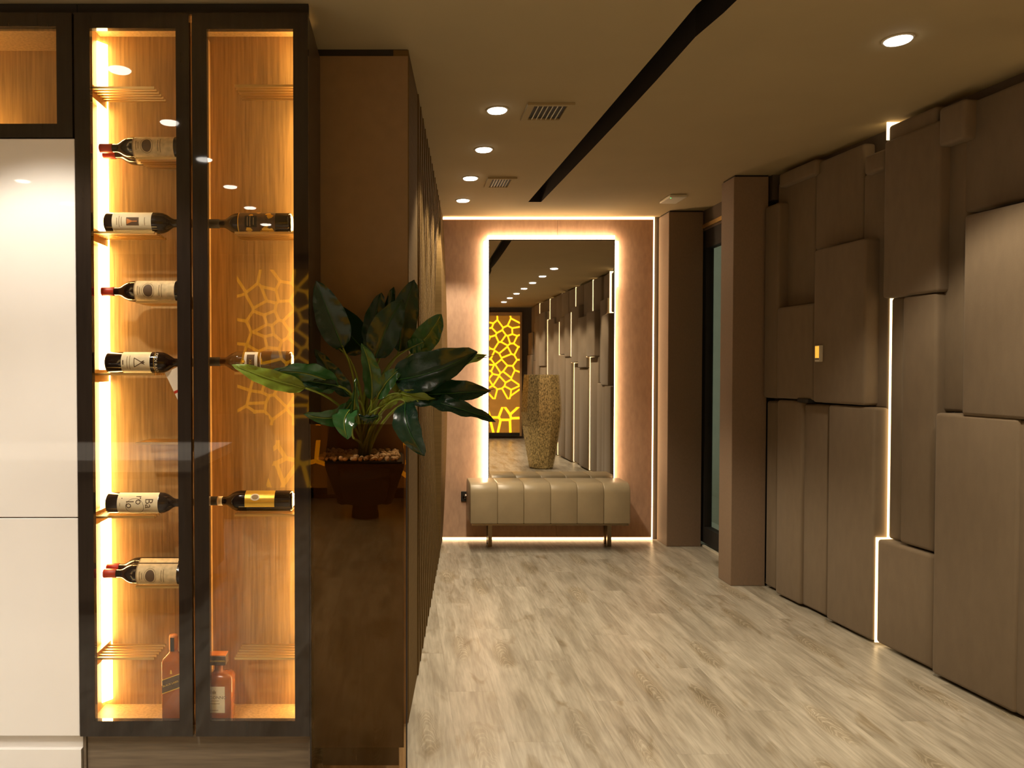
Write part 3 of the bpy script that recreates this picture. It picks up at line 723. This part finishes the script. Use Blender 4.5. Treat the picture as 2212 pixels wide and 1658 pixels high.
wine(bx, -1, RD[652], YC1, 'single red capped bottle with a parchment medallion label on its rack', 'wine', 'redcap', deco=deco_ornate, group=gl)
wine(bx + 1, -1, RD[1267], 2.596, 'red capped bottle in front of its twin, just above the lowest racks', 'wine', 'redcap', deco=deco_ornate, group=gl)
wine(bx + 3, -1, RD[1267], 2.672, 'red capped bottle behind its twin, just above the lowest racks', 'wine', 'redcap', deco=deco_ornate, group=gl)
wine(632, -1, RR[503], YC1, 'dark wine bottle with gold blotched patterned label', deco=deco_b7)
wine(632, -1, RR[806], YC1, 'amber wine bottle with white framed label behind the leaf tips', 'amberglass', deco=deco_b8)
b9 = wine(633, -1, RR[1112], YC1, 'dark wine bottle with shiny gold label and pale neck ring', deco=deco_b9)
bm = bmesh.new(); lathe(bm, [(0.252, 0.0160), (0.2525, 0.0168), (0.2675, 0.0168), (0.268, 0.0160)], 20, 'x', -1)
finish('neck_ring', bm, 'creamwhite', b9, True, Vector((at_y(633, 800, YC1).x, YC1, RR[1112] + R0)))

def sq_prof(bm, levels, seg=8):
    """stack of rounded square sections: (z, half x, half y, corner radius)"""
    rings = []
    for z, hx, hy, r in levels:
        ring = []
        for cx, cy, a0 in ((1, 1, 0), (-1, 1, 90), (-1, -1, 180), (1, -1, 270)):
            for k in range(seg // 2 + 1):
                a = math.radians(a0 + 90 * k / (seg // 2)); ring.append(bm.verts.new((cx * (hx - r) + r * math.cos(a), cy * (hy - r) + r * math.sin(a), z)))
        rings.append(ring)
    n = len(rings[0])
    for p, q in zip(rings, rings[1:]):
        for i in range(n): bm.faces.new((p[i], p[(i + 1) % n], q[(i + 1) % n], q[i]))
    bm.faces.new(rings[0]); bm.faces.new(rings[-1])
def flat_text(body, size, c, m, parent, slant=0.0, name='lettering'):
    vs, fs = text_verts(body, size); bm = bmesh.new(); vv = [bm.verts.new((a, 0, b + a * slant)) for a, b in vs]
    for f in fs: bm.faces.new([vv[i] for i in f])
    return finish(name, bm, m, parent, False, Vector(c))
def flat_poly(pts, y, m, parent, name):
    bm = bmesh.new(); bm.faces.new([bm.verts.new((a, y, b)) for a, b in pts]); return finish(name, bm, m, parent)
# tall square bottle
Yw = 2.60
pxm = lambda px: at_y(px, 1480, Yw).x
hx = (pxm(396) - pxm(355)) / 2; cx = pxm(375.5); zb = zi0; zz = lambda py: zb + (at_y(375, py, Yw).z - at_y(375, 1556, Yw).z)
t = thing('whisky_bottle', 'tall square amber bottle with slanted dark label on the cabinet floor', 'bottle', (cx, Yw, zb))
bm = bmesh.new(); hh = hx
sq_prof(bm, [(0, hh - .003, hh - .003, .006), (.004, hh, hh, .007), (zz(1428) - zb, hh, hh, .007), (zz(1422) - zb, hh - .003, hh - .003, .010), (zz(1412) - zb, .0155, .0155, .0153), (zz(1407) - zb, .0145, .0145, .0143), (zz(1392) - zb, .014, .014, .0138)])
finish('glass_body', bm, 'amber', t, True, Vector((cx, Yw, zb)))
bm = bmesh.new(); lathe(bm, [(zz(1408) - zb, .0146), (zz(1400) - zb, .0152), (zz(1378) - zb, .0152), (zz(1375.5) - zb, .0135)], 16); cap = finish('cap', bm, 'orange', t, True, Vector((cx, Yw, zb)))
box('cap_seal', (cx - 0.007, Yw - 0.0162, zz(1408)), (cx + 0.006, Yw - 0.0125, zz(1379)), 'black', cap)
yl = Yw - hh - 0.0006; x0_, x1_ = cx - hh + 0.003, cx + hh - 0.003; sl = 0.36; dzz = (x1_ - x0_) * sl
za, zc_ = zz(1495), zz(1466)
lab = flat_poly([(x0_, za), (x1_, za + dzz), (x1_, zc_ + dzz), (x0_, zc_)], yl, 'golddark', t, 'label')
for q in (za, zc_): flat_poly([(x0_, q), (x1_, q + dzz), (x1_, q + dzz + .003), (x0_, q + .003)], yl - .0004, 'gold', lab, 'gold_line')
flat_text('BLACK LABEL', 0.0092, (cx, yl - .0005, (za + zc_ + dzz) / 2 + .002), 'gold', lab, sl)
flat_poly([(cx - .003, zz(1452)), (cx + .005, zz(1452)), (cx + .003, zz(1444)), (cx - .001, zz(1443))], yl, 'gold', t, 'emblem')
# squat square bottle
Yd = 2.60; pxm = lambda px: at_y(px, 1500, Yd).x; zz = lambda py: zb + (at_y(470, py, Yd).z - at_y(470, 1557, Yd).z)
cx = pxm(473); hx = pxm(505) - cx
t = thing('amaretto_bottle', 'squat square amber bottle with cream label and wide flat cap', 'bottle', (cx, Yd, zb))
bm = bmesh.new(); hy = 0.033
sq_prof(bm, [(0, hx - .004, hy - .004, .01), (.005, hx, hy, .012), (zz(1465) - zb, hx, hy, .012), (zz(1458) - zb, hx - .006, hy - .006, .012), (zz(1455) - zb, .020, .018, .0175), (zz(1450) - zb, .0145, .0145, .0143), (zz(1438) - zb, .0145, .0145, .0143)])
finish('glass_body', bm, 'amber', t, True, Vector((cx, Yd, zb)))
c0, c1 = pxm(456), pxm(491)
cap = box('cap', (c0, Yd - .022, zz(1438)), (c1, Yd + .022, zz(1418)), 'golddark', t, bevel=.002)
box('cap_top', (c0 + .001, Yd - .021, zz(1418)), (c1 - .001, Yd + .021, zz(1416.3)), 'orange', cap)
flat_text('DISARONNO', 0.0088, ((c0 + c1) / 2, Yd - .0226, zz(1428.5)), 'gold', cap)
yl = Yd - hy - .0006; l0, l1 = pxm(450), pxm(490.5)
lab = flat_poly([(l0, zz(1536)), (l1, zz(1536)), (l1, zz(1480)), (l0, zz(1480))], yl, 'cream', t, 'label')
flat_text('DISARONNO', 0.0150, (pxm(467), yl - .0005, zz(1503.5)), 'ink', lab)
xe = pxm(468); flat_poly([(xe - .006, zz(1495)), (xe + .006, zz(1495)), (xe + .006, zz(1489)), (xe + .003, zz(1491)), (xe, zz(1486)), (xe - .003, zz(1491)), (xe - .006, zz(1489))], yl - .0004, 'inklight', lab, 'emblem')
for q, w in ((1511, .016), (1517, .019), (1531, .014)): flat_poly([(xe - w, zz(q)), (xe + w, zz(q)), (xe + w, zz(q - 1.2)), (xe - w, zz(q - 1.2))], yl - .0004, 'inklight', lab, 'print_line')

# ------------------------------------------------------------------ planter with smoked glass front
gx0, gx1 = xr + 0.006, at_y(880, 1300, YC).x; gz = at_y(780, 916, YC).z
pt = thing('planter', 'black planter behind a smoked glass panel beside the wine cabinet', 'planter', ((gx0 + gx1) / 2, 2.72, 0))
box('glass_panel', (gx0, YC, 0.001), (gx1 - 0.005, YC + 0.008, gz), 'smoke', pt)
box('edge_profile', (gx1 - 0.005, YC - 0.001, 0.0), (gx1, YC + 0.010, gz), 'black', pt)
box('edge_profile', (gx0 - 0.005, YC - 0.001, 0.0), (gx0, YC + 0.010, gz), 'frame', pt)
pz = at_y(780, 994, YC + 0.04).z
box('body', (gx0 + 0.004, YC + 0.04, 0.085), (gx1 - 0.012, 2.88, pz - 0.012), 'planter', pt)
box('plinth', (gx0 + 0.03, YC + 0.08, 0.0), (gx1 - 0.03, 2.86, 0.085), 'frame', pt)
box('soil', (gx0 + 0.01, YC + 0.045, pz - 0.012), (gx1 - 0.018, 2.875, pz - 0.006), 'soil', pt)
pm = []
for k in range(5):
    bm = bmesh.new(); bmesh.ops.create_icosphere(bm, subdivisions=2, radius=1.0); r = random.Random(k)
    ph = [r.uniform(0, 6) for _ in range(3)]
    for v in bm.verts: v.co *= 1 + 0.16 * math.sin(3 * v.co.x + ph[0]) + 0.12 * math.sin(4 * v.co.y + ph[1])
    me = bpy.data.meshes.new('pebble'); bm.to_mesh(me); bm.free(); me.materials.append(M['pebble'])
    for p in me.polygons: p.use_smooth = k < 3
    pm.append(me)
r = random.Random(11)
n = 0
for row in range(7):
    for k in range(16):
        x = gx0 + 0.018 + (gx1 - gx0 - 0.045) * (k + r.uniform(.2, .8)) / 16; y = YC + 0.062 + 0.042 * row + r.uniform(-.01, .01)
        if abs(x - at_y(788, 980, 2.70).x) < 0.035 and abs(y - 2.70) < 0.04: continue
        s = r.uniform(.0075, .0115); o = link('pebble', pm[n % 5], pt, Vector((x, y, pz - 0.004 + s * .7))); n += 1
        o.scale = (s * r.uniform(.9, 1.4), s, s * r.uniform(.7, 1.0)); o.rotation_euler = (r.uniform(0, .5), r.uniform(0, .5), r.uniform(0, 6))

# ------------------------------------------------------------------ the plant
def zc(x, y): return 480 + x / 3.566, 580 + y / 3.566
root = at_y(*zc(1090, 1390), 2.70); root.z = pz - 0.006
plant = thing('leafy_plant', 'large leafy green plant with broad glossy leaves in the black planter', 'plant', root)
def leaf(b, tp, Yb, Yt, wpx, m, roll=0.0, arch=0.04, fold=0.25, bend=0.0, stalk=True, curl=0.0, sag=0.0):
    B = at_y(*zc(*b), Yb); Tp = at_y(*zc(*tp), Yt); ax = Tp - B; Ln = ax.length; ax = ax / Ln
    view = Vector((0, -1, 0)); nrm = (view - ax * view.dot(ax)).normalized()
    nrm = Matrix.Rotation(math.radians(roll), 3, ax) @ nrm; side = ax.cross(nrm).normalized()
    hw = wpx / 3.566 / 2 / F * (Yb + Yt) / 2
    n, mcol = 16, 8; bm = bmesh.new(); rows = []; mid = []
    for i in range(n + 1):
        t = i / n
        w = hw * (math.sin(PI * min(1, t ** 0.72)) ** 0.62) * (1 if t < .96 else .8) + hw * 0.02
        if i == n: w = hw * 0.015
        c = B + ax * (Ln * t) + nrm * (arch * 4 * t * (1 - t)) + side * (bend * math.sin(PI * t)) - nrm * (sag * t * t)
        mid.append(c + nrm * 0.0016); row = []
        for j in range(mcol + 1):
            s = (j / mcol) * 2 - 1; a = abs(s)
            off = nrm * (fold * w * (a - 0.15 * math.sin(3 * PI * a)) - curl * w * a * a * 1.2) + nrm * (0.006 * math.sin(7 * t * PI + 4 * s + wpx) * a)
            row.append(bm.verts.new(c + side * (w * s * (1 - 0.12 * fold * a)) + off))
        rows.append(row)
    for p, q in zip(rows, rows[1:]):
        for j in range(mcol): bm.faces.new((p[j], p[j + 1], q[j + 1], q[j]))
    bmesh.ops.translate(bm, vec=-B, verts=bm.verts)
    o = finish('leaf', bm, m, plant, True, B)
    bm = bmesh.new(); tube(bm, [p - B for p in mid[:-1]], [0.0028 * (1 - .75 * i / n) for i in range(n)], 5); finish('midrib', bm, 'stalk' if m != 'green_d' else 'green_m', o, True, B)
    if stalk:
        pts = []; R_ = root + Vector((random.uniform(-.018, .018), random.uniform(-.015, .015), 0))
        c1 = R_ + Vector(((B.x - R_.x) * .25, (B.y - R_.y) * .25, (B.z - R_.z) * .75 + .02)); c1b = B - ax * 0.06
        for i in range(11):
            u = i / 10; pts.append(R_ * (1 - u) ** 3 + c1 * 3 * u * (1 - u) ** 2 + c1b * 3 * u * u * (1 - u) + (B + ax * .01) * u ** 3)
        bm = bmesh.new(); tube(bm, [p - R_ for p in pts], [0.0062 - .0030 * i / 10 for i in range(11)], 6); finish('leaf_stalk', bm, 'stalk', plant, True, R_)
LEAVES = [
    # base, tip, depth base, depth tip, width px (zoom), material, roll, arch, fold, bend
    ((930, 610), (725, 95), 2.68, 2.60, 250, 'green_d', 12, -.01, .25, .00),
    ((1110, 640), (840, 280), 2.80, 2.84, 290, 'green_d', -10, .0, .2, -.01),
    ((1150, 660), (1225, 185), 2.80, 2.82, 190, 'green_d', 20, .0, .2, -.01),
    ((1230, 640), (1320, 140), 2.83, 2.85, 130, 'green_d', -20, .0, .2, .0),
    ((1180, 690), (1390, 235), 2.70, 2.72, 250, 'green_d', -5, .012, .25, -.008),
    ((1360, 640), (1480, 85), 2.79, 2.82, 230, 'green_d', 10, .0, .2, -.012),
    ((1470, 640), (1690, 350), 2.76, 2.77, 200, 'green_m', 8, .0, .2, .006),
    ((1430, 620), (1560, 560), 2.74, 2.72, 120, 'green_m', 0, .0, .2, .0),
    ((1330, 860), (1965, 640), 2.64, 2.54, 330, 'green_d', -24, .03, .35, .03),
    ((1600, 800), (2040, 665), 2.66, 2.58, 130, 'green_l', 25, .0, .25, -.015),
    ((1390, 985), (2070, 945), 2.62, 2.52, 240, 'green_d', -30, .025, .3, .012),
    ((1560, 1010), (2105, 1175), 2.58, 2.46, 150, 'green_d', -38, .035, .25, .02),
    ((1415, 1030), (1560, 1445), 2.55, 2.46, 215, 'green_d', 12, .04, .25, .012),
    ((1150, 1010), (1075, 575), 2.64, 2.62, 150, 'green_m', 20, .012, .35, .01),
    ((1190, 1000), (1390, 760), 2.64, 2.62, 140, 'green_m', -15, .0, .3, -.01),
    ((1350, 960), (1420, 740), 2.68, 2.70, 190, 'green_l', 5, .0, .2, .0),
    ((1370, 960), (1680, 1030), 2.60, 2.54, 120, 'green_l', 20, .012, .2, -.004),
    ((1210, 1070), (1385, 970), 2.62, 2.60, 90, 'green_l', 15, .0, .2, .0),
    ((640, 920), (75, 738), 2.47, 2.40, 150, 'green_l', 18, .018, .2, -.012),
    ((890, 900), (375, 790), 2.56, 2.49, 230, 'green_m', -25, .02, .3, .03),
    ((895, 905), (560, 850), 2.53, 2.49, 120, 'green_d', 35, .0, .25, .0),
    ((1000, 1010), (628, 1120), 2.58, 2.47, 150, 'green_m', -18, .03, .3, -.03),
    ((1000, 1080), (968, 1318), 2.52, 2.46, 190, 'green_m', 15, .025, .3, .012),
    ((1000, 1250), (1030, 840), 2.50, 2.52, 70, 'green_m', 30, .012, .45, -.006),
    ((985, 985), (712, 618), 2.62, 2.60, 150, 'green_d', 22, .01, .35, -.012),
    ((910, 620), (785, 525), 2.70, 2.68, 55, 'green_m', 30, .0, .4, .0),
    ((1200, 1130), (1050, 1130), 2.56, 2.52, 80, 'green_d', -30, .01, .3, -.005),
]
for L_ in LEAVES:
    b, tp_, Yb, Yt, w, m, roll, arch, fold, bend = L_
    leaf(b, tp_, Yb, Yt, w, m, roll, arch, fold, bend)
for (p0, p1, Y0_, Y1_) in (((1965, 690), (2115, 660), 2.58, 2.56), ((2000, 940), (2110, 920), 2.53, 2.51)):
    a = at_y(*zc(*p0), Y0_); b = at_y(*zc(*p1), Y1_)
    bm = bmesh.new(); tube(bm, [Vector(), (b - a) * .5 + Vector((0, 0, -.003)), b - a], [.0022, .0016, .0006], 5); finish('dry_tip', bm, 'ink', plant, True, a)

# ------------------------------------------------------------------ behind the camera, seen in mirror and glass
def clip(poly, p, n):     # keep the side where (q-p).n <= 0
    out = []
    for i in range(len(poly)):
        a, b = poly[i], poly[(i + 1) % len(poly)]; da = (a[0] - p[0]) * n[0] + (a[1] - p[1]) * n[1]; db = (b[0] - p[0]) * n[0] + (b[1] - p[1]) * n[1]
        if da <= 0: out.append(a)
        if (da < 0 < db) or (db < 0 < da):
            s = da / (da - db); out.append((a[0] + s * (b[0] - a[0]), a[1] + s * (b[1] - a[1])))
    return out
def voronoi(x0, x1, z0, z1, nx, nz, seed, gap, jit=.42):
    r = random.Random(seed); pts = []
    for i in range(nx):
        for j in range(nz):
            pts.append((x0 + (x1 - x0) * (i + .5 + (.25 if j % 2 else -.25) + r.uniform(-jit, jit)) / nx, z0 + (z1 - z0) * (j + .5 + r.uniform(-jit, jit)) / nz))
    cells = []
    for i, p in enumerate(pts):
        poly = [(x0, z0), (x1, z0), (x1, z1), (x0, z1)]
        for j, q in enumerate(pts):
            if i == j or not poly: continue
            d = (q[0] - p[0], q[1] - p[1]); l = math.hypot(*d); n_ = (d[0] / l, d[1] / l)
            poly = clip(poly, (p[0] + d[0] / 2 - n_[0] * gap / 2, p[1] + d[1] / 2 - n_[1] * gap / 2), n_)
        if len(poly) > 2: cells.append(poly)
    return cells
PW = 1.06
for k in range(4):
    x0 = -1.84 + k * (PW + 0.005); x1 = x0 + PW; yb = YR + 0.032
    t = thing('backlit_panel', 'amber backlit wall panel of cracked stone pattern, mirrored behind the vase' if k == 3 else 'amber backlit wall panel reflected in the cabinet glass', 'wall panel', ((x0 + x1) / 2, yb, 0.05), 'amber backlit panels')
    box('backlight', (x0 + .04, yb + .01, .12), (x1 - .04, yb + .02, 2.49), 'vorolight', t)
    for lo, hi in (((x0, yb, .05), (x0 + .04, yb + .06, 2.56)), ((x1 - .04, yb, .05), (x1, yb + .06, 2.56)), ((x0 + .04, yb, 2.49), (x1 - .04, yb + .06, 2.56)), ((x0 + .04, yb, .05), (x1 - .04, yb + .06, .12))):
        box('frame', lo, hi, 'black' if lo[2] < .1 and hi[2] < .2 else 'vorotile', t)
    cells = voronoi(x0 + .04, x1 - .04, .80, 2.49, 4, 14, 20 + k, .034) + [[(x0 + .04, .64), (x1 - .04, .64), (x1 - .04, .80), (x0 + .04, .80)]] + voronoi(x0 + .04, x1 - .04, .12, .64, 6, 2, 60 + k, .05)
    for c in cells:
        cxm = sum(p[0] for p in c) / len(c); czm = sum(p[1] for p in c) / len(c); bm = bmesh.new()
        f = [bm.verts.new((p[0] - cxm, .02, p[1] - czm)) for p in c]; g_ = [bm.verts.new((p[0] - cxm, 0, p[1] - czm)) for p in c]
        bm.faces.new(f); bm.faces.new(g_)
        for i in range(len(c)): bm.faces.new((f[i], f[(i + 1) % len(c)], g_[(i + 1) % len(c)], g_[i]))
        finish('tile', bm, 'glowtile', t, False, Vector((cxm, yb + .035, czm)))
# golden floor vase, reflected in the mirror
bm = bmesh.new(); vx, vy = 1.98, 1.50
prof = [(0, .16), (.02, .175), (.30, .225), (.60, .275), (.80, .29), (1.05, .275), (1.30, .255), (1.33, .25), (1.33, .225), (1.22, .215)]
lathe(bm, prof, 10); bmesh.ops.subdivide_edges(bm, edges=bm.edges, cuts=2, use_grid_fill=True)
vase = finish('floor_vase', bm, 'gold_mosaic', None, False, Vector((vx, vy, 0))); tag(vase, 'tall faceted floor vase in glittering gold mosaic seen in the mirror', 'vase')
# kitchen island and two tub chairs, reflected in the cabinet glass
isl = thing('kitchen_island', 'kitchen island with pale stone top reflected in the wine cabinet', 'kitchen island', (-2.2, .4, 0))
box('body', (-3.3, -.05, .09), (-1.24, .86, .78), 'island', isl); box('shadow_gap', (-3.3, -.03, .78), (-1.26, .84, .83), 'black', isl)
box('worktop', (-3.35, -.1, .83), (-1.19, .90, .90), 'stone', isl, bevel=.003); box('plinth', (-3.25, 0, 0), (-1.3, .80, .09), 'black', isl)
def tub(x, y, rz, label):
    t = thing('tub_chair', label, 'chair', (x, y, 0), 'tub chairs')
    bm = bmesh.new(); n = 22; rows = []
    for i in range(n + 1):
        a = math.radians(-35 + 250 * i / n); e = min(1, math.sin(PI * i / n) * 1.6); top = .66 + .30 * e; row = []
        for rr, z in ((.20, .14), (.26, .14), (.385, top * .62), (.34, top), (.29, top + .01), (.27, top - .02), (.30, .5)):
            row.append(bm.verts.new((rr * math.cos(a), rr * math.sin(a), z)))
        rows.append(row)
    for p, q in zip(rows, rows[1:]):
        for j in range(7): bm.faces.new((p[j], p[(j + 1) % 7], q[(j + 1) % 7], q[j]))
    bm.faces.new(rows[0]); bm.faces.new(rows[-1]); bmesh.ops.rotate(bm, matrix=Matrix.Rotation(rz, 3, 'Z'), verts=bm.verts)
    finish('backrest', bm, 'tub', t, True, Vector((x, y, 0)))
    bm = bmesh.new(); lathe(bm, [(.14, .20), (.17, .24), (.40, .30), (.44, .27)], 28); finish('seat', bm, 'tub', t, True, Vector((x, y, 0)))
    bm = bmesh.new(); lathe(bm, [(0, .13), (.03, .13), (.08, .12), (.16, .12)], 24); finish('pedestal', bm, 'black', t, True, Vector((x, y, 0)))
tub(-0.36, -2.0, PI, 'dark tub chair reflected in the smoked glass of the planter')
tub(-1.62, -2.0, PI, 'dark tub chair reflected in the wine cabinet door')
